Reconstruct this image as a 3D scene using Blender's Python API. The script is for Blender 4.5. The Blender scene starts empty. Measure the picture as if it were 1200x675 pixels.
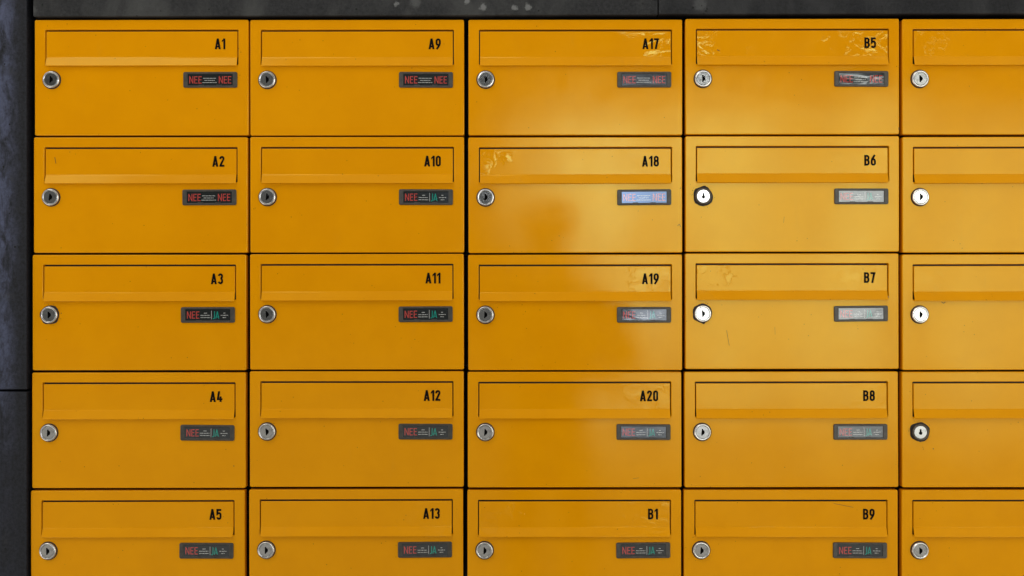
import bpy, bmesh, math, random
from math import pi, sin, cos, radians
from mathutils import Vector, Matrix

S = bpy.context.scene
C = S.collection
P = 1.4538e-3            # metres per photograph pixel on the door plane
D = 1.90                 # camera distance from the doors

# ------------------------------------------------------------------ camera
cam = bpy.data.cameras.new("camera")
cam.sensor_width = 36.0
cam.lens = 36.0 * D / (1200 * P)
cam.clip_start = 0.02
cam.clip_end = 500
co = bpy.data.objects.new("camera", cam)
co.location = (0, -D, 0)
co.rotation_euler = (pi / 2, 0, 0)
C.objects.link(co)
S.camera = co

S.view_settings.view_transform = 'Standard'
S.view_settings.look = 'None'
S.view_settings.gamma = 1.0
S.view_settings.use_curve_mapping = False
S.view_settings.exposure = -0.06

# ------------------------------------------------------------------ node helper
class NT:
    def __init__(self, tree):
        self.t = tree
    def new(self, typ, **kw):
        n = self.t.nodes.new(typ)
        for k, v in kw.items():
            setattr(n, k, v)
        return n
    def link(self, a, b):
        self.t.links.new(a, b)
    def put(self, sock, v):
        if isinstance(v, bpy.types.NodeSocket):
            self.link(v, sock)
        else:
            sock.default_value = v
    def math(self, op, a, b=0.0, clamp=False):
        n = self.new('ShaderNodeMath', operation=op, use_clamp=clamp)
        self.put(n.inputs[0], a)
        self.put(n.inputs[1], b)
        return n.outputs[0]
    def ss(self, v, a, b, lo=0.0, hi=1.0):
        n = self.new('ShaderNodeMapRange', interpolation_type='SMOOTHSTEP')
        self.put(n.inputs['Value'], v)
        n.inputs['From Min'].default_value = a
        n.inputs['From Max'].default_value = b
        n.inputs['To Min'].default_value = lo
        n.inputs['To Max'].default_value = hi
        return n.outputs[0]
    def mix(self, f, a, b, blend='MIX'):
        n = self.new('ShaderNodeMix', data_type='RGBA', blend_type=blend)
        self.put(n.inputs[0], f)
        self.put(n.inputs[6], a)
        self.put(n.inputs[7], b)
        return n.outputs[2]
    def noise(self, vec, scale, detail=4, rough=0.55, dist=0.0):
        n = self.new('ShaderNodeTexNoise')
        if vec is not None:
            self.link(vec, n.inputs['Vector'])
        n.inputs['Scale'].default_value = scale
        n.inputs['Detail'].default_value = detail
        n.inputs['Roughness'].default_value = rough
        n.inputs['Distortion'].default_value = dist
        return n.outputs[0]
    def mapping(self, vec, scale=(1, 1, 1), loc=None):
        n = self.new('ShaderNodeMapping')
        self.link(vec, n.inputs['Vector'])
        n.inputs['Scale'].default_value = scale
        if loc is not None:
            self.put(n.inputs['Location'], loc)
        return n.outputs[0]
    def bump(self, h, strength, dist, normal=None):
        n = self.new('ShaderNodeBump')
        self.put(n.inputs['Strength'], strength)
        n.inputs['Distance'].default_value = dist
        self.link(h, n.inputs['Height'])
        if normal is not None:
            self.link(normal, n.inputs['Normal'])
        return n.outputs[0]

# ------------------------------------------------------------------ world: overcast sky seen out of a sheltered passage
SUN_EL, SUN_AZ = 50.0, -38.0       # degrees; azimuth measured from straight out of the wall, minus = left
W = bpy.data.worlds.new("World")
S.world = W
W.use_nodes = True
W.node_tree.nodes.clear()
w = NT(W.node_tree)
tc = w.new('ShaderNodeTexCoord')
sep = w.new('ShaderNodeSeparateXYZ')
w.link(tc.outputs['Generated'], sep.inputs[0])
dx, dy, dz = sep.outputs
out_ = w.math('MAXIMUM', w.math('MULTIPLY', dy, -1.0), 0.02)
u = w.math('DIVIDE', dx, out_)      # slope to the right, seen looking out from the wall
v = w.math('DIVIDE', dz, out_)      # slope upwards
sky = w.new('ShaderNodeTexSky', sky_type='NISHITA')
sky.sun_disc = False
sky.sun_elevation = radians(SUN_EL)
sky.sun_rotation = radians(180.0 - SUN_AZ)
sky.air_density = 1.0
sky.dust_density = 3.0
cl = w.noise(w.mapping(tc.outputs['Generated'], (1, 1, 1.6)), 2.6, 5, 0.55)
cloud = w.mix(w.ss(cl, 0.35, 0.65), (9.0, 9.2, 9.6, 1), (15.0, 15.0, 15.0, 1))
skycol = w.mix(0.72, sky.outputs[0], cloud)
# hazy sunlight warms the sky towards the right of the gap
skycol = w.mix(w.ss(u, 0.08, 0.22), w.mix(1.0, skycol, (0.94, 0.98, 1.04, 1), 'MULTIPLY'), w.mix(1.0, skycol, (1.0, 1.0, 0.90, 1), 'MULTIPLY'))
# open parts of the view: the gap between the houses opposite, and the sky above them
az_gap = w.math('MULTIPLY', w.ss(w.math('SUBTRACT', u, w.ss(v, 0.0, 0.05, 0.06, 0.0)), -0.022, 0.012), w.ss(u, 0.36, 0.62, 1.0, 0.35))
el_gap = w.math('MULTIPLY', w.ss(v, 0.135, 0.185, 1.0, 0.0), w.ss(v, -0.20, 0.0))
wob = w.noise(w.mapping(tc.outputs['Generated'], (19, 0.0, 1.2)), 1.0, 2, 0.5)
bands = w.ss(wob, 0.41, 0.58, 0.48, 1.14)
gap = w.math('MULTIPLY', w.math('MULTIPLY', az_gap, el_gap), bands)
zen = w.math('MAXIMUM', w.ss(v, 1.45, 2.2), w.ss(u, -0.85, -1.3))
zen = w.math('MULTIPLY', zen, w.ss(dz, -0.05, 0.15))
openm = w.math('MAXIMUM', w.math('MULTIPLY', gap, 2.15), w.math('MULTIPLY', zen, 0.15))
# what closes the rest of the view: dim greenery above, paving below
pn = w.noise(tc.outputs['Generated'], 9.0, 4, 0.6)
green = w.mix(w.ss(pn, 0.35, 0.7), (1.0, 1.03, 0.97, 1), (2.8, 2.8, 2.65, 1))
green = w.mix(w.math('MULTIPLY', w.ss(w.math('ABSOLUTE', u), 0.6, 0.45), w.ss(v, 0.45, 0.3)), green, w.mix(1.0, green, (0.2, 0.2, 0.2, 1), 'MULTIPLY'))
dimc = w.mix(w.ss(v, -0.02, -0.12), green, w.mix(w.ss(v, -0.42, -0.62), (1.6, 1.52, 1.36, 1), (5.2, 5.0, 4.6, 1)))
wc = w.mix(w.math('MINIMUM', openm, 1.0), dimc, skycol)
boost = w.math('MAXIMUM', openm, 1.0)
vm = w.new('ShaderNodeVectorMath', operation='SCALE')
w.link(wc, vm.inputs[0])
w.link(w.math('MULTIPLY', boost, 2.2), vm.inputs['Scale'])
bg = w.new('ShaderNodeBackground')
w.link(vm.outputs[0], bg.inputs[0])
bg.inputs['Strength'].default_value = 0.15
wo = w.new('ShaderNodeOutputWorld')
w.link(bg.outputs[0], wo.inputs[0])

# ------------------------------------------------------------------ overcast sun
sl = bpy.data.lights.new("sun", 'SUN')
sl.energy = 0.5
sl.angle = radians(27)
sl.color = (1.0, 0.95, 0.80)
so = bpy.data.objects.new("sun", sl)
az, el = radians(SUN_AZ), radians(SUN_EL)
sd = Vector((sin(az) * cos(el), -cos(az) * cos(el), sin(el)))
so.rotation_euler = sd.to_track_quat('Z', 'Y').to_euler()
so.location = (-3, -5, 6)
C.objects.link(so)

# ------------------------------------------------------------------ materials
def mat(name):
    m = bpy.data.materials.new(name)
    m.use_nodes = True
    b = m.node_tree.nodes['Principled BSDF']
    return m, NT(m.node_tree), b

def simple(name, col, rough=0.5, metal=0.0, ior=1.5):
    m, n, b = mat(name)
    b.inputs['Base Color'].default_value = (*col, 1)
    b.inputs['Roughness'].default_value = rough
    b.inputs['Metallic'].default_value = metal
    b.inputs['IOR'].default_value = ior
    return m

def paint(name, film):
    m, n, b = mat(name)
    tc = n.new('ShaderNodeTexCoord')
    ob = tc.outputs['Object']
    oi = n.new('ShaderNodeObjectInfo')
    rnd = n.math('MULTIPLY', oi.outputs['Random'], 37.0)
    cx = n.new('ShaderNodeCombineXYZ')
    for i in range(3):
        n.link(rnd, cx.inputs[i])
    va = n.new('ShaderNodeVectorMath', operation='ADD')
    n.link(ob, va.inputs[0]); n.link(cx.outputs[0], va.inputs[1])
    vec = va.outputs[0]
    mott = n.noise(vec, 14.0, 5, 0.6)
    c1 = n.mix(n.ss(mott, 0.3, 0.7), (0.70, 0.270, 0.0003, 1), (0.735, 0.290, 0.0004, 1))
    # dust and rain marks
    dust = n.noise(n.mapping(vec, (60, 60, 9)), 1.0, 4, 0.65)
    c2 = n.mix(n.ss(dust, 0.62, 0.85, 0.0, 0.10), c1, (0.50, 0.30, 0.07, 1))
    speck = n.new('ShaderNodeTexVoronoi')
    n.link(vec, speck.inputs['Vector']); speck.inputs['Scale'].default_value = 95.0
    sm = n.math('MULTIPLY', n.ss(speck.outputs['Distance'], 0.05, 0.10, 1.0, 0.0), n.ss(n.noise(vec, 31.0, 2), 0.56, 0.62))
    c3 = n.mix(n.math('MULTIPLY', sm, 0.8), c2, (0.16, 0.06, 0.01, 1))
    n.link(c3, b.inputs['Base Color'])
    b.inputs['IOR'].default_value = 1.40
    b.inputs['Specular Tint'].default_value = (0.72, 1.0, 0.34, 1)
    rgh = n.ss(n.noise(vec, 26.0, 5, 0.65), 0.3, 0.75, 0.065, 0.125)
    peel = n.noise(vec, 900.0, 2, 0.5)
    wipe = n.ss(n.noise(n.mapping(vec, (150, 150, 14)), 1.0, 3, 0.6), 0.45, 0.75)
    rgh = n.math('ADD', rgh, n.math('MULTIPLY', wipe, 0.025))
    wave = n.noise(n.mapping(vec, (5.0, 5.0, 7.0)), 1.0, 2, 0.4)
    nb = n.bump(wave, 0.20, 0.004)
    nb = n.bump(peel, 0.06, 0.0003, nb)
    if film:
        s3 = n.new('ShaderNodeSeparateXYZ')
        n.link(ob, s3.inputs[0])
        def attr(nm):
            a = n.new('ShaderNodeAttribute', attribute_type='OBJECT', attribute_name=nm)
            return a.outputs['Fac']
        warp = n.math('MULTIPLY', n.math('SUBTRACT', n.noise(vec, 30.0, 5, 0.65), 0.5), 0.26)
        xx = n.math('ADD', s3.outputs[0], warp)
        L = n.math('MULTIPLY', n.ss(xx, -0.114, -0.122), attr('film_left'))
        R = n.math('MULTIPLY', n.ss(xx, 0.086, 0.094), attr('film_right'))
        fm = n.math('MAXIMUM', L, R)
        holes = n.ss(n.noise(vec, 32.0, 4, 0.55, 0.8), 0.44, 0.53)
        fm = n.math('MULTIPLY', fm, holes)
        crinkle = n.noise(n.mapping(vec, (22, 22, 40)), 1.0, 2, 0.42, 1.2)
        nb = n.bump(fm, 0.35, 0.0006, nb)
        nb = n.bump(crinkle, n.math('MULTIPLY', fm, 0.30), 0.0045, nb)
        rgh = n.math('SUBTRACT', rgh, n.math('MULTIPLY', fm, 0.05))
        n.link(n.math('ADD', n.math('MULTIPLY', fm, 0.12), 1.40), b.inputs['IOR'])
    n.link(rgh, b.inputs['Roughness'])
    n.link(nb, b.inputs['Normal'])
    return m

M_paint = paint("orange_paint", False)
M_flap = paint("orange_flap_paint", True)
M_dark = simple("dark_casing_metal", (0.010, 0.008, 0.006), 0.6)
M_ink = simple("black_vinyl", (0.004, 0.004, 0.004), 0.6, 0.0, 1.12)
M_scr = simple("bare_scratch", (0.07, 0.028, 0.008), 0.6)
M_chip = simple("paint_chip", (0.30, 0.30, 0.32), 0.5)

def metal(name, col, r0, r1, bscale=300):
    m, n, b = mat(name)
    tc = n.new('ShaderNodeTexCoord')
    vec = tc.outputs['Object']
    ns = n.noise(vec, bscale, 4, 0.6)
    n.link(n.ss(ns, 0.3, 0.7, r0, r1), b.inputs['Roughness'])
    n.link(n.mix(n.ss(n.noise(vec, 160, 3), 0.45, 0.75), (*col, 1), tuple(c * 0.72 for c in col) + (1,)), b.inputs['Base Color'])
    b.inputs['Metallic'].default_value = 1.0
    return m
M_chrome = metal("chrome", (0.62, 0.61, 0.59), 0.10, 0.2)
M_steel = metal("brushed_steel", (0.47, 0.47, 0.465), 0.10, 0.18)
M_tarnish = metal("tarnished_collar", (0.10, 0.085, 0.07), 0.3, 0.5)
M_grime_shade = simple("black_grime_and_shade", (0.012, 0.009, 0.007), 0.7)  # grime round some locks, and the painted shade ring round every lock
M_key = simple("keyway_black", (0.002, 0.002, 0.002), 0.9, 0.0, 1.1)

def plate_plastic():
    m, n, b = mat("grey_plastic")
    tc = n.new('ShaderNodeTexCoord')
    ns = n.noise(tc.outputs['Object'], 120, 4, 0.6)
    n.link(n.mix(n.ss(ns, 0.35, 0.7), (0.036, 0.031, 0.025, 1), (0.055, 0.048, 0.039, 1)), b.inputs['Base Color'])
    b.inputs['Roughness'].default_value = 0.42
    n.link(n.bump(n.noise(tc.outputs['Object'], 1500, 2), 0.1, 0.0003), b.inputs['Normal'])
    return m
M_plate = plate_plastic()

def glossy_print(name, col, tint=(0.90, 0.94, 1.0), ior=1.82):
    """print behind the clear window of the name plate: glossy, a little crinkled"""
    m, n, b = mat(name)
    tc = n.new('ShaderNodeTexCoord')
    geo = n.new('ShaderNodeNewGeometry')
    vec = geo.outputs['Position']
    a = n.new('ShaderNodeAttribute', attribute_type='OBJECT', attribute_name='crinkle')
    b.inputs['Base Color'].default_value = (*col, 1)
    b.inputs['Roughness'].default_value = 0.12
    b.inputs['IOR'].default_value = ior
    b.inputs['Specular Tint'].default_value = (*tint, 1)
    cr = n.noise(n.mapping(vec, (24, 24, 55)), 1.0, 2, 0.45, 0.4)
    n.link(n.bump(cr, n.math('MULTIPLY', a.outputs['Fac'], 0.30), 0.004), b.inputs['Normal'])
    return m
M_insert = glossy_print("dark_insert", (0.008, 0.010, 0.009))
M_skytint = glossy_print("sky_tinted_insert", (0.014, 0.016, 0.02), (0.46, 0.64, 1.0), 2.0)  # reflected blue sky put into the insert's own specular tint
M_red = glossy_print("red_print", (0.45, 0.05, 0.04))
M_green = glossy_print("green_print", (0.0, 0.22, 0.17))
M_white = glossy_print("pale_print", (0.36, 0.36, 0.35))

def stone(name, kind):
    m, n, b = mat(name)
    tc = n.new('ShaderNodeTexCoord')
    geo = n.new('ShaderNodeNewGeometry')
    vec = geo.outputs['Position']
    big = n.noise(n.mapping(vec, (9, 9, 4)), 1.0, 6, 0.65, 0.5)
    fine = n.noise(vec, 180, 6, 0.7)
    mid = n.noise(vec, 34, 5, 0.65)
    if kind == 'left':
        base = n.mix(n.ss(fine, 0.3, 0.7), (0.006, 0.006, 0.008, 1), (0.016, 0.017, 0.023, 1))
        st = n.noise(n.mapping(vec, (42, 42, 17)), 1.0, 8, 0.74, 0.35)
        sx = n.new('ShaderNodeSeparateXYZ'); n.link(vec, sx.inputs[0])
        edge = n.ss(n.math('ADD', sx.outputs[0], n.math('MULTIPLY', n.math('SUBTRACT', mid, 0.5), 0.03)), -0.866, -0.832, 1.0, 0.0)
        up = n.ss(n.math('ADD', sx.outputs[2], n.math('MULTIPLY', n.math('SUBTRACT', big, 0.5), 0.5)), -0.28, -0.02, 0.12, 1.0)
        bl = n.math('MULTIPLY', n.math('MULTIPLY', n.ss(st, 0.36, 0.62), n.ss(fine, 0.25, 0.6, 0.55, 1.0)), n.math('MULTIPLY', edge, up))
        c = n.mix(n.math('MULTIPLY', bl, 0.9), base, (0.078, 0.088, 0.15, 1))
        c = n.mix(n.ss(mid, 0.56, 0.78, 0.0, 0.5), c, (0.038, 0.039, 0.046, 1))
    else:
        base = n.mix(n.ss(fine, 0.3, 0.7), (0.011, 0.011, 0.012, 1), (0.025, 0.025, 0.027, 1))
        c = n.mix(n.ss(big, 0.42, 0.68, 0.0, 0.75), base, (0.055, 0.055, 0.054, 1))
        c = n.mix(n.ss(mid, 0.60, 0.78, 0.0, 0.35), c, (0.075, 0.075, 0.075, 1))
        # the right-hand panel is a darker casting
        sx = n.new('ShaderNodeSeparateXYZ'); n.link(vec, sx.inputs[0])
        c = n.mix(n.ss(sx.outputs[0], 0.24, 0.27), c, n.mix(1.0, c, (0.60, 0.60, 0.64, 1), 'MULTIPLY'))
        # lime blooms
        acc = None
        for (px, py, r) in ((465, 6, 3.2), (547, 2, 4.0), (566, 9, 5.0), (603, 10, 3.8), (619, 9, 4.6), (487, 4, 7.0), (820, 6, 9), (40, 12, 6)):
            d = n.new('ShaderNodeVectorMath', operation='DISTANCE')
            n.link(vec, d.inputs[0])
            d.inputs[1].default_value = ((px - 600) * P, -0.004, (337.5 - py) * P)
            dd = n.math('ADD', d.outputs['Value'], n.math('MULTIPLY', n.math('SUBTRACT', n.noise(vec, 140, 4, 0.7), 0.5), 0.014))
            k = n.ss(dd, r * P * 0.5, r * P * 1.15, 0.75 if r < 6 else 0.22, 0.0)
            acc = k if acc is None else n.math('MAXIMUM', acc, k)
        c = n.mix(acc, c, (0.17, 0.17, 0.17, 1))
    vo = n.new('ShaderNodeTexVoronoi'); n.link(vec, vo.inputs['Vector']); vo.inputs['Scale'].default_value = 55
    ph = n.math('MULTIPLY', n.ss(vo.outputs['Distance'], 0.07, 0.13, 1.0, 0.0), n.ss(n.noise(vec, 17, 2), 0.5, 0.55))
    c = n.mix(ph, c, (0.006, 0.006, 0.006, 1))
    n.link(c, b.inputs['Base Color'])
    b.inputs['Roughness'].default_value = 0.62
    b.inputs['IOR'].default_value = 1.3
    nb = n.bump(fine, 0.6, 0.002)
    nb = n.bump(mid, 0.25, 0.004, nb)
    n.link(nb, b.inputs['Normal'])
    return m
M_left = stone("dark_bluish_stone", 'left')
M_top = stone("dark_grey_concrete", 'top')

# ------------------------------------------------------------------ object helpers
def link_mesh(name, bm, mats, parent=None, loc=(0, 0, 0)):
    me = bpy.data.meshes.new(name)
    bm.normal_update()
    bm.to_mesh(me)
    bm.free()
    for m in (mats if isinstance(mats, (list, tuple)) else [mats]):
        me.materials.append(m)
    return link(name, me, parent, loc)

def link(name, me, parent=None, loc=(0, 0, 0)):
    o = bpy.data.objects.new(name, me)
    C.objects.link(o)
    o.location = loc
    if parent is not None:
        o.parent = parent
    return o

def tag(o, label, cat, group=None, kind=None):
    if label: o['label'] = label
    if cat: o['category'] = cat
    if group: o['group'] = group
    if kind: o['kind'] = kind
    return o

def rrect(w, h, r, n=4, cx=0.0, cz=0.0):
    pts = []
    r = max(r, 1e-5)
    for (sx, sz, a0) in ((1, 1, 0), (-1, 1, 90), (-1, -1, 180), (1, -1, 270)):
        for k in range(n + 1):
            a = radians(a0 + 90 * k / n)
            pts.append((cx + sx * (w / 2 - r) + r * cos(a), cz + sz * (h / 2 - r) + r * sin(a)))
    return pts      # counter-clockwise seen from -y

def ring(bm, pts, y):
    return [bm.verts.new((x, y, z)) for x, z in pts]

def bridge(bm, a, b, smooth=True, mi=0):
    n = len(a)
    for i in range(n):
        j = (i + 1) % n
        f = bm.faces.new((a[i], a[j], b[j], b[i]))
        f.smooth = smooth
        f.material_index = mi

def cap(bm, r, mi=0, flip=False):
    f = bm.faces.new(list(reversed(r)) if flip else r)
    f.smooth = False
    f.material_index = mi
    return f

def box(bm, x0, x1, y0, y1, z0, z1):
    v = [bm.verts.new((x, y, z)) for x in (x0, x1) for y in (y0, y1) for z in (z0, z1)]
    for q in ((0, 1, 3, 2), (4, 6, 7, 5), (0, 4, 5, 1), (2, 3, 7, 6), (0, 2, 6, 4), (1, 5, 7, 3)):
        bm.faces.new([v[i] for i in q])

def soft_box(name, x0, x1, y0, y1, z0, z1, m, bev):
    bm = bmesh.new()
    box(bm, x0, x1, y0, y1, z0, z1)
    bmesh.ops.recalc_face_normals(bm, faces=bm.faces)
    bmesh.ops.bevel(bm, geom=list(bm.edges), offset=bev, segments=3, affect='EDGES', profile=0.5)
    return link_mesh(name, bm, m)

# ------------------------------------------------------------------ setting: backing wall, stone panels, pavement strip
def X(px): return (px - 600) * P
def Z(py): return (337.5 - py) * P

bm = bmesh.new()
box(bm, X(-420), X(1500), 0.16, 0.30, -1.45, Z(-330))
bmesh.ops.recalc_face_normals(bm, faces=bm.faces)
tag(link_mesh("backing_wall", bm, M_dark), "black wall recess showing only in the gaps behind the orange mailboxes", "wall")

LP = [("large bluish weathered stone panel, upper one left of mailboxes A1 to A3", Z(-320), Z(456)),
      ("plain dark stone panel, lower one left of mailboxes A4 and A5", Z(458.6), -1.44)]
for lab, zt, zb in LP:
    o = soft_box("stone_panel", X(-400), X(33.2), -0.006, 0.155, zb, zt, M_left, 0.0015)
    tag(o, lab, "stone panel", "stone panels left of the mailboxes")
TP = [("long dark concrete panel with pale spots above mailboxes A1 to A17", 40.6, 770.2, 20.3, 18.2),
      ("shorter dark concrete panel above mailboxes B5 and its right neighbour", 771.4, 1490, 17.6, 16.2)]
for lab, x0, x1, zl, zr in TP:
    bm = bmesh.new()
    vs = []
    for x, zb in ((X(x0), zl), (X(x1), zr)):
        for y in (-0.006, 0.155):
            vs.append(bm.verts.new((x, y, Z(zb))))
            vs.append(bm.verts.new((x, y, Z(-320))))
    for q in ((0, 1, 3, 2), (4, 6, 7, 5), (0, 4, 5, 1), (2, 3, 7, 6), (0, 2, 6, 4), (1, 5, 7, 3)):
        bm.faces.new([vs[i] for i in q])
    bmesh.ops.recalc_face_normals(bm, faces=bm.faces)
    bmesh.ops.bevel(bm, geom=list(bm.edges), offset=0.0014, segments=3, affect='EDGES', profile=0.5)
    tag(link_mesh("concrete_panel", bm, M_top), lab, "concrete panel", "concrete panels above the mailboxes")

# ------------------------------------------------------------------ lettering
def arc(cx, cy, rx, ry, a0, a1, n=10):
    return [(cx + rx * cos(radians(a0 + (a1 - a0) * k / n)), cy + ry * sin(radians(a0 + (a1 - a0) * k / n))) for k in range(n + 1)]

def glyph(ch, s):
    """list of (kind, points); kind 'o' open ribbon, 'c' closed ribbon, 'p' polygon. Cap height 1."""
    h = s / 2
    T, B = 1 - h, h
    def bowl(w): return h, w - h
    if ch == 'A':
        w = 0.56; a = s * 1.06
        return w, [('p', [(0, 0), (a, 0), (w / 2 + a * .48, 1), (w / 2 - a * .48, 1)]), ('p', [(w - a, 0), (w, 0), (w / 2 + a * .48, 1), (w / 2 - a * .48, 1)]),
                   ('p', [(.12, .17), (w - .12, .17), (w - .15, .17 + s * .85), (.15, .17 + s * .85)])]
    if ch == 'B':
        w = 0.50; l, r = bowl(w); q = .17
        return w, [('o', [(l, 0), (l, 1)]), ('o', [(l, T)] + arc(r - q - .01, T - q - .03, q, q + .03, 90, 0) + arc(r - q - .01, .53 + q + .02, q, q + .02, 0, -90) + [(l, .53)]),
                   ('o', [(l, .53)] + arc(r - q, .53 - q - .04, q, q + .04, 90, 0) + arc(r - q, B + q + .04, q, q + .04, 0, -90) + [(l, B)])]
    if ch in '0':
        w = 0.47; l, r = bowl(w); q = (r - l) / 2
        return w, [('c', arc((l + r) / 2, T - q, q, q, 0, 180)[:-1] + arc((l + r) / 2, T - q, q, q, 180, 180, 1)[:1] + arc((l + r) / 2, B + q, q, q, 180, 360))]
    if ch == '1':
        w = 0.32; x = w - h
        return w, [('o', [(x, 0), (x, 1)]), ('p', [(x - h * .5, 1), (0, .82), (0, .82 - s), (x - h * .5, 1 - s)])]
    if ch == '2':
        w = 0.47; l, r = bowl(w); q = (r - l) / 2; m = (l + r) / 2
        return w, [('o', [(l, .70)] + arc(m, T - q, q, q, 180, 0) + arc(m, T - q, q, q + .06, 0, -35, 4) + [(l + .01, B + .03), (l + .01, B)]), ('o', [(0, B), (w, B)])]
    if ch == '3':
        w = 0.47; l, r = bowl(w); q = (r - l) / 2; m = (l + r) / 2
        return w, [('o', arc(m, T - q, q, q, 180, 0) + arc(m - .01, .53 + q + .02, q, q + .02, 0, -90)), ('o', arc(m - .01, .53 - q - .03, q + .01, q + .03, 90, 0) + arc(m, B + q, q, q, 0, -180))]
    if ch == '4':
        w = 0.52
        return w, [('p', [(.30, 1), (.30 - s * 1.05, 1), (0, .22), (s * 1.0, .22)]), ('p', [(0, .17), (w, .17), (w, .17 + s * .9), (0, .17 + s * .9)]), ('o', [(w - s * 1.0, 0), (w - s * 1.0, .52)])]
    if ch == '5':
        w = 0.47; l, r = bowl(w); q = (r - l) / 2; m = (l + r) / 2
        return w, [('o', [(w - .02, T), (l, T), (l, .50), (l + .03, .50)]), ('o', [(l, .54)] + arc(m, .62 - q, q, q, 120, 0) + arc(m, B + q, q, q, 0, -180))]
    if ch in '69':
        w = 0.48; l, r = bowl(w); q = (r - l) / 2; m = (l + r) / 2
        st = [('c', arc(m, .60 - q, q, q, 0, 180) + arc(m, B + q, q, q, 180, 360)), ('o', [(w - .10, 1), (l + .045, .62), (l, .44)])]
        if ch == '9':
            st = [(k, [(w - x, 1 - y) for x, y in p]) for k, p in st]
        return w, st
    if ch == '7':
        w = 0.46
        return w, [('o', [(0, T), (w, T)]), ('p', [(w, 1), (w - s * 1.05, 1), (.07, 0), (.07 + s * 1.05, 0)])]
    if ch == '8':
        w = 0.49; l, r = bowl(w); q = (r - l) / 2; m = (l + r) / 2
        q2 = q - .015
        return w, [('c', arc(m, T - q2, q2, q2, 0, 180) + arc(m, .53 + q2, q2, q2, 180, 360)), ('c', arc(m, .53 - q, q, q, 0, 180) + arc(m, B + q, q, q, 180, 360))]
    if ch == 'N':
        w = 0.56
        return w, [('o', [(h, 0), (h, 1)]), ('o', [(w - h, 0), (w - h, 1)]), ('p', [(0, 1), (s, 1), (w, 0), (w - s, 0)])]
    if ch == 'E':
        w = 0.45
        return w, [('o', [(h, 0), (h, 1)]), ('o', [(h, T), (w, T)]), ('o', [(h, .52), (w - .04, .52)]), ('o', [(h, B), (w, B)])]
    if ch == 'J':
        w = 0.30
        return w, [('o', [(w - h, 1), (w - h, .18)] + arc(w - h - .12, .16, .12, .17, 0, -80, 6) + [(0, B - .09)])]
    return 0.3, []

def ribbon(bm, pts, s, closed, f, mi=0):
    p = [Vector((a, b)) for a, b in pts]
    q = [p[0]]
    for a in p[1:]:
        if (a - q[-1]).length > 1e-4:
            q.append(a)
    if closed and (q[0] - q[-1]).length < 1e-4:
        q.pop()
    n = len(q)
    L, R = [], []
    for i in range(n):
        d0 = (q[i] - q[i - 1]) if (closed or i > 0) else None
        d1 = (q[(i + 1) % n] - q[i]) if (closed or i < n - 1) else None
        if d0 is None: d0 = d1
        if d1 is None: d1 = d0
        d0 = d0.normalized(); d1 = d1.normalized()
        n0 = Vector((-d0.y, d0.x)); n1 = Vector((-d1.y, d1.x))
        m = (n0 + n1)
        m = m.normalized() if m.length > 1e-6 else n0
        k = min(1.0 / max(m.dot(n0), 0.35), 1.5) * s / 2
        L.append(bm.verts.new(f(*(q[i] + m * k))))
        R.append(bm.verts.new(f(*(q[i] - m * k))))
    for i in range(n if closed else n - 1):
        j = (i + 1) % n
        fc = bm.faces.new((R[i], R[j], L[j], L[i]))
        fc.material_index = mi

def text(bm, string, x, z, height, s, y, gap=0.12, right=False, xs=1.0):
    """flat lettering facing -y; x is the left end (or right end), z the baseline"""
    gl = [glyph(c, s) for c in string]
    tot = sum(g[0] for g in gl) + gap * (len(gl) - 1)
    if right:
        x = x - tot * height * xs
    lay = 0
    for g in gl:
        for kind, pts in g[1]:
            yy = y - 0.00004 * (lay % 4); lay += 1
            f = lambda a, b: (x + a * height * xs, yy, z + b * height)
            if kind == 'p':
                vs = [bm.verts.new(f(a, b)) for a, b in pts]
                bm.faces.new(vs)
            else:
                ribbon(bm, pts, s, kind == 'c', f)
        x += (g[0] + gap) * height * xs
    for fc in bm.faces:
        fc.normal_update()
        if fc.normal.y > 0:
            fc.normal_flip()

# ------------------------------------------------------------------ mailbox part meshes (origin: middle of the bottom edge of the door front)
DW, DH = 250.5 * P, 135.4 * P
HW, HH = 226.2 * P, 41.2 * P                 # slot opening
HX = 0.2 * P
HTOP = DH - 11.6 * P
HZ = HTOP - HH / 2

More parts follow.
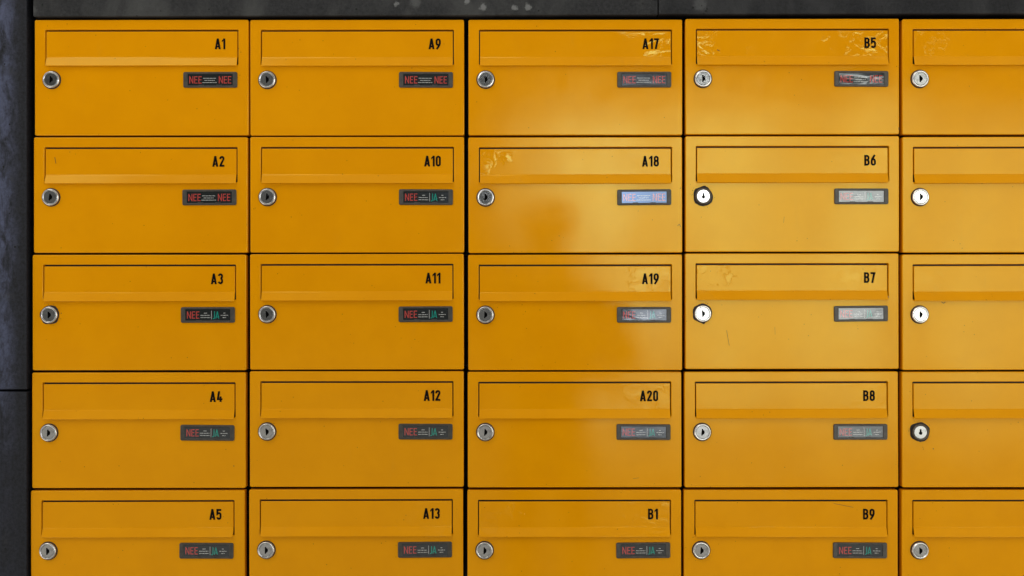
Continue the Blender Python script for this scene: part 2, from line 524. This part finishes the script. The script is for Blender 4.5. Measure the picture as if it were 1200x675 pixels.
def door_mesh(extra=None):
    bm = bmesh.new()
    R = 0.0013
    rings = [ring(bm, rrect(DW, DH, 0.0022, 4, 0, DH / 2), 0.016)]
    for k in range(5):
        a = radians(90 * k / 4)
        ins = R * (1 - cos(a)); y = R * (1 - sin(a))
        rings.append(ring(bm, rrect(DW - 2 * ins, DH - 2 * ins, 0.0026 - ins * 0.6, 4, 0, DH / 2), y))
    for a, b in zip(rings[:-1], rings[1:]):
        bridge(bm, a, b)
    front = rings[-1]
    R2 = 0.0009
    hr = []
    for k in range(4):
        a = radians(90 * k / 3)
        o = R2 * (1 - sin(a)); y = R2 * (1 - cos(a))
        hr.append(ring(bm, rrect(HW + 2 * o, HH + 2 * o, 0.0016 + o, 4, HX, HZ), y))
    hr.append(ring(bm, rrect(HW, HH, 0.0016, 4, HX, HZ), 0.010))
    for a, b in zip(hr[:-1], hr[1:]):
        bridge(bm, a, b)
    bm.edges.ensure_lookup_table()
    n = len(front)
    fo = [bm.edges.get((front[i], front[(i + 1) % n])) for i in range(n)]
    fi = [bm.edges.get((hr[0][i], hr[0][(i + 1) % n])) for i in range(n)]
    # front sheet as four strips round the slot, corner by corner, so that there are no slivers
    m = n // 4
    for c in range(4):
        for k in range(m - 1):
            i = c * m + k
            f = bm.faces.new((front[i], front[i + 1], hr[0][i + 1], hr[0][i]))
            f.smooth = False
        i = c * m + m - 1; j = (i + 1) % n
        f = bm.faces.new((front[i], front[j], hr[0][j], hr[0][i]))
        f.smooth = False
    bmesh.ops.recalc_face_normals(bm, faces=bm.faces)
    for f in bm.faces:
        if abs(f.normal.y) > 0.999:
            f.smooth = False
            if f.normal.y > 0: f.normal_flip()
    if extra:
        for (pts, wd, mi) in extra:
            ribbon(bm, pts, wd, False, lambda a, b: (a, -0.00012, b), mi)
            bm.faces.ensure_lookup_table()
        for f in bm.faces:
            f.normal_update()
            if f.material_index and f.normal.y > 0: f.normal_flip()
    me = bpy.data.meshes.new("door")
    bm.to_mesh(me); bm.free()
    for m_ in (M_paint, M_scr, M_chip):
        me.materials.append(m_)
    return me

LW = 223.7 * P
LTOP = HTOP - 1.85 * P
FOLD = DH - 44.2 * P
LBOT = DH - 54.6 * P
LIPOUT = 0.0050
def flap_mesh(extra=None):
    """sheet metal flap: flat face, fold, lip flaring outwards, hemmed lower edge"""
    bm = bmesh.new()
    prof = [(0.006, LTOP - 0.0006), (0.0012, LTOP - 0.0002), (0.0006, LTOP - 0.0009)]
    prof += [(0.0004, FOLD + 0.0012), (0.0002, FOLD + 0.0003), (-0.0004, FOLD - 0.0009)]
    prof += [(-LIPOUT + 0.0003, LBOT + 0.0012), (-LIPOUT, LBOT + 0.0004), (-LIPOUT + 0.0007, LBOT)]
    prof += [(-LIPOUT + 0.0020, LBOT + 0.0008), (0.0016, FOLD), (0.006, FOLD + 0.002)]
    hw = LW / 2
    cols = []
    B = 0.0007
    for x, sc in ((-hw, 1), (-hw + B * .3, .3), (-hw + B, 0), (hw - B, 0), (hw - B * .3, .3), (hw, 1)):
        col = []
        for i, (y, z) in enumerate(prof):
            yy = y + sc * B * (1 if i < 9 else 0)
            xx = x
            col.append(bm.verts.new((xx + HX, yy, z)))
        cols.append(col)
    n = len(prof)
    for a, b in zip(cols[:-1], cols[1:]):
        for i in range(n):
            j = (i + 1) % n
            f = bm.faces.new((a[i], a[j], b[j], b[i]))
            f.smooth = i not in (2, 5)
    bm.faces.new(cols[0]); bm.faces.new(list(reversed(cols[-1])))
    bmesh.ops.recalc_face_normals(bm, faces=bm.faces)
    for f in bm.faces:
        if f.calc_area() > 0.003: f.smooth = False
    if extra:
        for (pts, wd, mi) in extra:
            ribbon(bm, pts, wd, False, lambda a, b: (a, 0.00022, b), mi)
        for f in bm.faces:
            f.normal_update()
            if f.material_index and f.normal.y > 0: f.normal_flip()
    me = bpy.data.meshes.new("flap")
    bm.to_mesh(me); bm.free()
    for m_ in (M_flap, M_scr, M_chip):
        me.materials.append(m_)
    return me

def lathe(prof, n=40, closed_end=True):
    """profile (r, y) turned about the y axis"""
    bm = bmesh.new()
    rs = [[bm.verts.new((r * cos(2 * pi * k / n), y, r * sin(2 * pi * k / n))) for k in range(n)] for r, y in prof]
    for a, b in zip(rs[:-1], rs[1:]):
        bridge(bm, a, b)
    if closed_end:
        cap(bm, rs[-1])
    bmesh.ops.recalc_face_normals(bm, faces=bm.faces)
    return bm

def to_me(bm, name, mats):
    me = bpy.data.meshes.new(name)
    bm.to_mesh(me); bm.free()
    for m_ in mats: me.materials.append(m_)
    return me

def collar_mesh():
    return to_me(lathe([(0.0143, 0.0005), (0.0143, -0.0036), (0.0140, -0.0043), (0.0134, -0.0048),
                        (0.0127, -0.0050), (0.0118, -0.0049), (0.0113, -0.0046), (0.0111, -0.0030)], 48, False), "lock", [M_chrome])
def cylinder_mesh():
    return to_me(lathe([(0.0109, -0.002), (0.0109, -0.0043), (0.0106, -0.0046), (0.0, -0.0046001)][:3], 40), "lock_cylinder", [M_steel])
def shade_ring_mesh():
    return to_me(lathe([(0.0158, 0.0002), (0.0158, -0.0006), (0.0155, -0.0009), (0.0141, -0.0009)], 48, False), "shade_ring", [M_grime_shade])  # thin black ring standing in for the contact shade round the collar
def keyway_mesh(kind):
    bm = bmesh.new()
    y0, y1 = -0.00515, -0.0042
    if kind == 'half':
        pts = [(-0.0021, -0.0066), (0.0004, -0.0066), (0.0006, -0.0046)] + [(0.0006 + 0.0036 * cos(radians(a)), 0.0046 * sin(radians(a))) for a in range(-75, 76, 15)] + [(0.0006, 0.0046), (0.0004, 0.0066), (-0.0021, 0.0066)]
    else:
        pts = [(0.0034 * cos(radians(a)), -0.0016 + 0.0034 * sin(radians(a))) for a in range(-240, 61, 20)] + [(0.0014, 0.0062), (-0.0014, 0.0062)]
    a = [bm.verts.new((x, y0, z)) for x, z in pts]
    b = [bm.verts.new((x, y1, z)) for x, z in pts]
    bridge(bm, a, b, False)
    cap(bm, a)
    bmesh.ops.recalc_face_normals(bm, faces=bm.faces)
    return to_me(bm, "keyway", [M_key])
def grime_mesh(seed, r):
    rd = random.Random(seed)
    bm = bmesh.new()
    n = 40
    ph = [rd.uniform(0, 6.28) for _ in range(5)]
    pts = []
    for k in range(n):
        a = 2 * pi * k / n
        rr = r + 0.0007 * sum(sin((i + 2) * a + ph[i]) for i in range(5)) * 0.6 + rd.uniform(-.0003, .0003)
        pts.append((rr * cos(a), rr * sin(a)))
    cap(bm, ring(bm, pts, -0.00025))
    for _ in range(9):
        a = rd.uniform(0, 6.28); q = r + rd.uniform(0.001, 0.0045); s = rd.uniform(.0003, .0008)
        cap(bm, ring(bm, [(q * cos(a) + s * cos(t * 1.05) * rd.uniform(.6, 1.3), q * sin(a) + s * sin(t * 1.05)) for t in range(6)], -0.0002))
    for f in bm.faces:
        f.normal_update()
        if f.normal.y > 0: f.normal_flip()
    return to_me(bm, "grime", [M_grime_shade])

PW, PH = 63.2 * P, 18.4 * P
WW, WH = 53.0 * P, 13.6 * P
def plate_mesh():
    bm = bmesh.new()
    Rr = 0.0028
    r = [ring(bm, rrect(PW, PH, Rr), 0.0002), ring(bm, rrect(PW, PH, Rr), -0.0014), ring(bm, rrect(PW - .0010, PH - .0010, Rr - .0005), -0.0022),
         ring(bm, rrect(PW - .0022, PH - .0022, Rr - .0010), -0.0025), ring(bm, rrect(WW + .0012, WH + .0012, .0008), -0.0025), ring(bm, rrect(WW, WH, .0006), -0.0021), ring(bm, rrect(WW - .0006, WH - .0006, .0004), -0.0010)]
    for a, b in zip(r[:-1], r[1:]):
        bridge(bm, a, b, False)
    # two small finger notches on the lower rim
    for sx in (-1, 1):
        box(bm, sx * 0.0150 - 0.0045, sx * 0.0150 + 0.0045, -0.0029, -0.0018, -WH / 2 - .0006, -WH / 2 + 0.0011)
    bmesh.ops.recalc_face_normals(bm, faces=bm.faces)
    return to_me(bm, "name_plate", [M_plate])
def insert_mesh():
    bm = bmesh.new()
    a = ring(bm, rrect(WW + .0002, WH + .0002, .0005), -0.0008)
    b = ring(bm, rrect(WW - .0008, WH - .0008, .0005), -0.0013)
    bridge(bm, a, b, False)
    cap(bm, b)
    bmesh.ops.recalc_face_normals(bm, faces=bm.faces)
    return to_me(bm, "insert", [M_insert])

def px_line(bm, rd, x0, x1, z, h, y):
    """a line of print too small to read: word by word"""
    x = x0
    while x < x1 - 0.3 * P:
        wd = min(rd.uniform(1.6, 4.2) * P, x1 - x)
        vs = [bm.verts.new((xx, y, zz)) for xx, zz in ((x, z), (x + wd, z), (x + wd, z + h), (x, z + h))]
        f = bm.faces.new(vs)
        f.normal_update()
        if f.normal.y > 0: f.normal_flip()
        x += wd + 0.45 * P

LH = 8.4 * P
YT = -0.00145
def print_meshes(kind):
    rd = random.Random(5 if kind == 'NN' else 6)
    red, red2, green, pale = bmesh.new(), bmesh.new(), bmesh.new(), bmesh.new()
    x0 = -WW / 2 + 2.0 * P
    zb = -LH / 2 - 0.1 * P
    text(red, "NEE", x0, zb, LH, 0.115, YT, 0.13, xs=1.0)
    if kind == 'NN':
        text(red2, "NEE", WW / 2 - 2.0 * P, zb, LH, 0.115, YT, 0.13, right=True)
        for k, (a, b) in enumerate(((-8.4, 6.8), (-6.8, 5.2), (-9.2, 7.6))):
            px_line(pale, rd, a * P, b * P, zb + (5.7 - 2.5 * k) * P, 0.75 * P, YT)
    else:
        for k, (a, b) in enumerate(((-4.6, -0.6), (-8.6, 2.4), (-8.6, 3.0))):
            px_line(pale, rd, a * P, b * P, zb + (6.0 - 2.6 * k) * P, 0.8 * P, YT)
        vs = [pale.verts.new((xx * P, YT, zz)) for xx, zz in ((4.0, zb - .8 * P), (4.6, zb - .8 * P), (4.6, zb + LH + .8 * P), (4.0, zb + LH + .8 * P))]
        f = pale.faces.new(vs); f.normal_update()
        if f.normal.y > 0: f.normal_flip()
        text(green, "JA", 5.8 * P, zb, LH, 0.125, YT, 0.05)
        for k, (a, b) in enumerate(((18.2, 20.4), (15.2, 23.6), (17.2, 21.4))):
            px_line(pale, rd, a * P, b * P, zb + (6.0 - 2.6 * k) * P, 0.8 * P, YT)
    return (to_me(red, "red_lettering", [M_red]), to_me(green, "green_lettering", [M_green]), to_me(pale, "small_print", [M_white]), to_me(red2, "red_lettering", [M_red]))

def casing_mesh():
    bm = bmesh.new()
    box(bm, -DW / 2 + 0.002, DW / 2 - 0.002, 0.0185, 0.150, 0.0015, DH - 0.0015)
    box(bm, -DW / 2 + 0.004, DW / 2 - 0.004, 0.0095, 0.0180, DH - 54.0 * P - .004, DH - 0.009)
    bmesh.ops.recalc_face_normals(bm, faces=bm.faces)
    return to_me(bm, "casing", [M_dark])

ME_door, ME_flap, ME_case = door_mesh(), flap_mesh(), casing_mesh()
ME_collar, ME_cyl, ME_plate, ME_ins = collar_mesh(), cylinder_mesh(), plate_mesh(), insert_mesh()
ME_shade_ring = shade_ring_mesh()
ME_key = {'half': keyway_mesh('half'), 'slot': keyway_mesh('slot')}
ME_prt = {'NN': print_meshes('NN'), 'NJ': print_meshes('NJ')}

def loc_px(row, col, pts):
    """photo pixels to door coordinates (for marks on one box)"""
    cx, zb = GRID[(row, col)]
    return [((px - cx) * P, (zb - py) * P) for px, py in pts]

# left edge of each door row by row, and the lower edge of each door, in photo pixels
LEFT = [[40.8, 293.4, 549.0, 803.3, 1057.4],
        [39.6, 293.3, 549.0, 803.2, 1057.6],
        [38.0, 293.0, 548.6, 803.0, 1057.6],
        [37.4, 292.8, 548.2, 802.4, 1057.4],
        [36.3, 292.2, 547.8, 801.6, 1057.0]]
BOT = [[158.6, 158.6, 158.3, 157.4, 157.6],
       [296.2, 295.9, 296.2, 295.0, 295.8],
       [433.9, 433.1, 433.8, 432.4, 433.4],
       [572.0, 570.6, 571.2, 571.0, 571.0],
       [710.2, 709.0, 709.6, 709.6, 709.6]]
GRID = {(r, c): (LEFT[r][c] + 125.3, BOT[r][c]) for r in range(5) for c in range(5)}

NUM = [["A1", "A9", "A17", "B5", None], ["A2", "A10", "A18", "B6", None], ["A3", "A11", "A19", "B7", None],
       ["A4", "A12", "A20", "B8", None], ["A5", "A13", "B1", "B9", None]]
PL = [["NN", "NN", "NN", "NN", None], ["NN", "NJ", "NN", "NJ", None], ["NJ", "NJ", "NJ", "NJ", None],
      ["NJ", "NJ", "NJ", "NJ", None], ["NJ", "NJ", "NJ", "NJ", None]]
# how each door sits: tilt back (+ = looks up) and turn, degrees
TILT = {(0, 2): (0.05, 0.0), (0, 3): (-0.10, 0.1), (1, 2): (-0.10, 0.0), (1, 3): (-0.2, 0.1), (2, 2): (-0.1, -0.8), (2, 3): (0.25, 0.25),
        (3, 2): (0.35, 0.0), (3, 3): (0.35, 0.1), (0, 4): (0.05, 0.0), (1, 4): (-0.35, 0.0), (2, 4): (0.1, 0.0), (3, 4): (0.2, 0.0)}
FILM = {(0, 2): (.1, 1), (0, 3): (1, 1), (1, 2): (1, .12), (2, 2): (.1, .4), (2, 3): (.9, .25), (1, 3): (0, .15), (4, 2): (.8, .6), (4, 1): (.2, .6), (3, 2): (0, .5), (3, 3): (.1, .2), (0, 4): (.5, 0), (4, 0): (0, .2), (2, 4): (.3, 0)}
CRK = {(0, 3): .5, (1, 3): .45, (2, 3): .45, (1, 2): .06, (3, 2): .15, (3, 3): .12, (2, 2): .45, (4, 1): .4}
DOORMARK = {(2, 3): [([(851.5, 387), (853.0, 396), (854.6, 405)], 0.45, 1), ([(908, 383), (908.4, 392)], .25, 1)],
            (1, 3): [([(919, 254), (918.2, 261)], .3, 1)],
            (1, 2): [([(794, 265), (796, 263), (798, 266)], .6, 1), ([(797, 221), (798.4, 220.4)], 0.8, 1)],
            (0, 3): [([(1053.4, 149.6), (1053.6, 152.6)], 1.0, 1)],
            (2, 4): [([(1103.5, 353.4), (1106, 355.4), (1108, 353.6)], .7, 1)],
            (3, 4): [([(1093.4, 525.4), (1094.4, 526.2)], 1.2, 1)],
            (3, 0): [([(273.6, 545.8), (274.6, 546.4)], 1.0, 1)],
            (4, 2): [([(742, 561), (749, 560)], .3, 1)],
            (0, 1): [([(403, 23.2), (405, 23.4)], 1.2, 1)]}
FLAPMARK = {(1, 0): [([(64.0, 184), (65.4, 191.5)], 0.6, 1)],
            (0, 3): [([(840.6, 58.2), (843.4, 59.6)], .8, 1)],
            (4, 3): [([(977, 590), (1000, 594.6)], .35, 1)],
            (1, 2): [([(563.4, 208.6), (564.6, 211.0)], 1.0, 2)],
            (0, 0): [([(212.6, 68.2), (213.6, 68.6)], .7, 1)],
            (2, 3): [([(1041.4, 347.4), (1042.6, 350)], .9, 2)]}
ADJ = {"NN": "NEE NEE", "NJ": "NEE JA"}
SIDE = {0: "B5", 1: "B6", 2: "B7", 3: "B8", 4: "B9"}

for r in range(5):
    for c in range(5):
        px, pz = GRID[(r, c)]
        root = bpy.data.objects.new("mailbox", None)
        root.empty_display_size = 0.05
        C.objects.link(root)
        root.location = (X(px), 0.0, Z(pz))
        rd = random.Random(r * 17 + c * 5 + 3)
        t = TILT.get((r, c), (rd.uniform(-.12, .12), rd.uniform(-.15, .15)))
        root.rotation_euler = (radians(-t[0]), radians(-0.07 + rd.uniform(-.05, .05)), radians(t[1]))
        num, pl = NUM[r][c], PL[r][c]
        if num:
            extra = {"A2": ", scratch on its flap", "A18": ", plate tinted blue to suggest reflected sky", "B6": ", black grime round its lock", "B7": ", thin scratch on its door",
                     "B5": ", peeling film on its flap", "A17": ", ragged clear film round the number"}.get(num, "")
            lab = "orange mailbox numbered %s with a %s plate%s" % (num, ADJ[pl], extra)
        else:
            lab = "orange mailbox cut off by the photo's right edge, next to mailbox %s" % SIDE[r]
        tag(root, lab, "mailbox", "orange mailboxes set in a grid in the wall")
        link("casing", ME_case, root)
        dm = ME_door
        if (r, c) in DOORMARK:
            dm = door_mesh([(loc_px(r, c, p), w_ * P, m_) for p, w_, m_ in DOORMARK[(r, c)]])
        door = link("door", dm, root)
        fm_ = ME_flap
        if (r, c) in FLAPMARK:
            fm_ = flap_mesh([(loc_px(r, c, p), w_ * P, m_) for p, w_, m_ in FLAPMARK[(r, c)]])
        flap = link("flap", fm_, root)
        ft = (rd.uniform(-.15, .15), rd.uniform(-.1, .1))
        flap.rotation_euler = (radians(-ft[0]), 0, radians(ft[1]))
        fl = FILM.get((r, c), (0, 0))
        flap["film_left"], flap["film_right"] = float(fl[0]), float(fl[1])
        if num:
            bm = bmesh.new()
            text(bm, num, DW / 2 - 27.2 * P, DH - 34.6 * P, 12.6 * P, 0.178, 0.00012, 0.10, right=True)
            link_mesh("number", bm, M_ink, flap)
        # lock
        lk = link("lock", ME_collar, root, (-DW / 2 + 20.3 * P + rd.uniform(-.3, .3) * P, 0, DH - 70.4 * P))
        lk.rotation_euler = (radians(rd.uniform(-.8, .8)), radians(rd.uniform(-5, 5)), radians(rd.uniform(-.8, .8)))
        if (r, c) in ((3, 4), (1, 3)):
            lk.material_slots[0].link = 'OBJECT'
            lk.material_slots[0].material = M_tarnish
        link("shade_ring", ME_shade_ring, lk)
        kind = 'slot' if (r, c) in ((1, 3), (3, 4)) else 'half'
        cy = link("lock_cylinder", ME_cyl, lk)
        cy.rotation_euler = (radians(rd.uniform(-1, 1)), 0, radians(rd.uniform(-1, 1)))
        if num in ('A17', 'A18', 'A19', 'A20'):
            cy.rotation_euler = (radians(0.6), 0, radians(-2.2))
        kw = link("keyway", ME_key[kind], lk)
        kw.scale = (0.82, 1.0, 0.86)
        kw.rotation_euler = (0, radians(rd.uniform(-4, 4)), 0)
        if (r, c) in ((1, 3), (2, 3), (3, 4), (2, 0)):
            link("grime", grime_mesh(r * 7 + c, 0.0170 if (r, c) != (2, 0) else 0.0164), lk)
        # name plate
        np_ = link("name_plate", ME_plate, root, (DW / 2 - 44.6 * P, 0, DH - 70.6 * P))
        np_.rotation_euler = (radians(rd.uniform(-.2, .2)), radians(rd.uniform(-.5, .5)), 0)
        ins = link("insert", ME_ins, np_)
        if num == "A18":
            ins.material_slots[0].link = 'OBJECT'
            ins.material_slots[0].material = M_skytint
            ins["label"] = "insert tinted blue to suggest reflected sky"
        kids = [ins]
        if pl:
            a, b, e, a2 = ME_prt[pl]
            kids.append(link("red_lettering", a, np_))
            if pl == 'NN':
                kids.append(link("red_lettering", a2, np_))
            if pl == 'NJ':
                kids.append(link("green_lettering", b, np_))
            kids.append(link("small_print", e, np_))
        for k in kids:
            k["crinkle"] = float(CRK.get((r, c), 0.1))

# ------------------------------------------------------------------ the photographer, whose dark reflection shows in the paint round mailboxes A18 to A20
GROUND = -1.45
bm = bmesh.new()
box(bm, -1.6, 1.6, -2.75, 0.30, GROUND - 0.2, GROUND)
bmesh.ops.recalc_face_normals(bm, faces=bm.faces)
pm, pn_, pb_ = mat("grey_paving")
ptc = pn_.new('ShaderNodeTexCoord')
brk = pn_.new('ShaderNodeTexBrick')
pn_.link(ptc.outputs['Object'], brk.inputs['Vector'])
brk.inputs['Scale'].default_value = 3.0
brk.inputs['Color1'].default_value = (0.42, 0.41, 0.39, 1)
brk.inputs['Color2'].default_value = (0.48, 0.47, 0.445, 1)
brk.inputs['Mortar'].default_value = (0.08, 0.08, 0.075, 1)
brk.inputs['Mortar Size'].default_value = 0.012
pn_.link(brk.outputs['Color'], pb_.inputs['Base Color'])
pb_.inputs['Roughness'].default_value = 0.8
tag(link_mesh("pavement", bm, pm), "grey paving strip at the foot of the mailbox wall", "pavement", None, "structure")

M_coat = simple("dark_coat_cloth", (0.012, 0.013, 0.016), 0.85)
M_jean = simple("dark_trouser_cloth", (0.015, 0.018, 0.028), 0.85)
M_skin = simple("skin", (0.36, 0.20, 0.14), 0.55)
M_hair = simple("dark_hair", (0.012, 0.009, 0.007), 0.6)
M_shoe = simple("black_shoes", (0.01, 0.01, 0.01), 0.5)
px_, py_ = 0.14, -D - 0.36
head_z = 0.185
V, E, R = [], [], []
def jv(x, y, z, rx, ry=None, parent=None):
    V.append((x, y, z)); R.append((rx, ry if ry else rx))
    if parent is not None: E.append((parent, len(V) - 1))
    return len(V) - 1
pel = jv(px_, py_, -0.52, 0.150, 0.115)
wst = jv(px_, py_, -0.36, 0.140, 0.105, pel)
cst = jv(px_, py_, -0.16, 0.165, 0.12, wst)
shd = jv(px_, py_, -0.05, 0.130, 0.09, cst)
nek = jv(px_, py_ + .01, 0.050, 0.060, 0.060, shd)
chn = jv(px_, py_ + .035, 0.130, 0.072, 0.080, nek)
hed = jv(px_, py_ + .025, 0.215, 0.084, 0.098, chn)
crn = jv(px_, py_ + .015, 0.280, 0.068, 0.078, hed)
for sx in (-1, 1):
    a = jv(px_ + sx * .175, py_, -0.065, 0.074, 0.068, shd)
    e = jv(px_ + sx * .245, py_ + .04, -0.33, 0.047, 0.047, a)
    wr = jv(sx * .075 + (.02 if sx > 0 else 0), -D - .055, -0.075, 0.029, 0.029, e)
    pa = jv(sx * .062, -D - .040, -0.020, 0.030, 0.022, wr)
    for k in range(4):
        b0 = jv(sx * (.052 - .002 * k), -D - .028, 0.022 - .017 * k, 0.0088, 0.0088, pa)
        b1 = jv(sx * (.030 + .003 * k), -D - .010 - .004 * (k == 3), 0.026 - .018 * k, 0.0080, 0.0080, b0)
    t0 = jv(sx * .050, -D - .060, 0.000, 0.0105, 0.0105, pa)
    jv(sx * .026, -D - .050, 0.018, 0.009, 0.009, t0)
    hp = jv(px_ + sx * .095, py_, -0.60, 0.095, 0.095, pel)
    kn = jv(px_ + sx * .105, py_ + .02, -0.97, 0.062, 0.062, hp)
    an = jv(px_ + sx * .115, py_ - .01, -1.36, 0.042, 0.042, kn)
    hl = jv(px_ + sx * .118, py_ + .03, -1.408, 0.040, 0.040, an)
    jv(px_ + sx * .130, py_ + .17, -1.418, 0.036, 0.030, hl)
me = bpy.data.meshes.new("person_skeleton")
me.from_pydata(V, E, [])
sk = bpy.data.objects.new("person", me)
C.objects.link(sk)
md = sk.modifiers.new("skin", 'SKIN'); md.use_smooth_shade = True
for i, sv in enumerate(me.skin_vertices[0].data):
    sv.radius = R[i]
    sv.use_root = (i == pel)
sd_ = sk.modifiers.new("subdivision", 'SUBSURF'); sd_.levels = 2; sd_.render_levels = 2
dg = bpy.context.evaluated_depsgraph_get()
body = bpy.data.meshes.new_from_object(sk.evaluated_get(dg))
bpy.data.objects.remove(sk)
body.name = "person"
body.materials.clear()
for m_ in (M_coat, M_jean, M_skin, M_shoe):
    body.materials.append(m_)
for p in body.polygons:
    c_ = p.center
    hand = c_.y > -D - .066 and c_.z > -0.11
    p.material_index = 2 if (c_.z > 0.03 and abs(c_.x - px_) < .13 and c_.y < -D - .1) or hand else (3 if c_.z < -1.36 else (1 if c_.z < -0.56 else 0))
    p.use_smooth = True
lift = GROUND - min(v_.co.z for v_ in body.vertices if v_.co.z < -1.2)
person = link("person", body)
for v_ in body.vertices:
    if v_.co.z < -1.2: v_.co.z += lift
tag(person, "person in dark coat holding a phone, seen only as reflection in mailbox A18", "person")
# face and hair
bm = bmesh.new()
bmesh.ops.create_uvsphere(bm, u_segments=32, v_segments=20, radius=1.0)
for v_ in bm.verts:
    x, y, z = v_.co
    k = 1.0 + 0.03 * sin(9 * x + 3 * z) * cos(7 * y)
    v_.co = (px_ + x * .106 * k, py_ + .008 + y * .108 * k,   .250 + z * .092 * k)
for v_ in [v_ for v_ in bm.verts if v_.co.y > py_ + .06 and v_.co.z < .26]:
    v_.co.y = py_ + .055
for f in bm.faces: f.smooth = True
link_mesh("hair", bm, M_hair, person)
for sx in (-1, 1):
    bm = bmesh.new()
    bmesh.ops.create_uvsphere(bm, u_segments=12, v_segments=8, radius=.011)
    link_mesh("eye", bm, M_ink, person, (px_ + sx * .032, py_ + .108, .215))
bm = bmesh.new()
bmesh.ops.create_cone(bm, segments=12, radius1=.017, radius2=.007, depth=.05, cap_ends=True)
link_mesh("nose", bm, M_skin, person, (px_, py_ + .118, .190))
# phone: its back faces the mailboxes and the photograph's viewpoint lies at its lens
o = soft_box("smartphone", -.075, .075, -D - .0165, -D - .0085, -.045, .030, simple("black_phone_shell", (0.01, 0.01, 0.011), 0.25), .003)
tag(o, "black smartphone held sideways in both hands of the person", "phone")
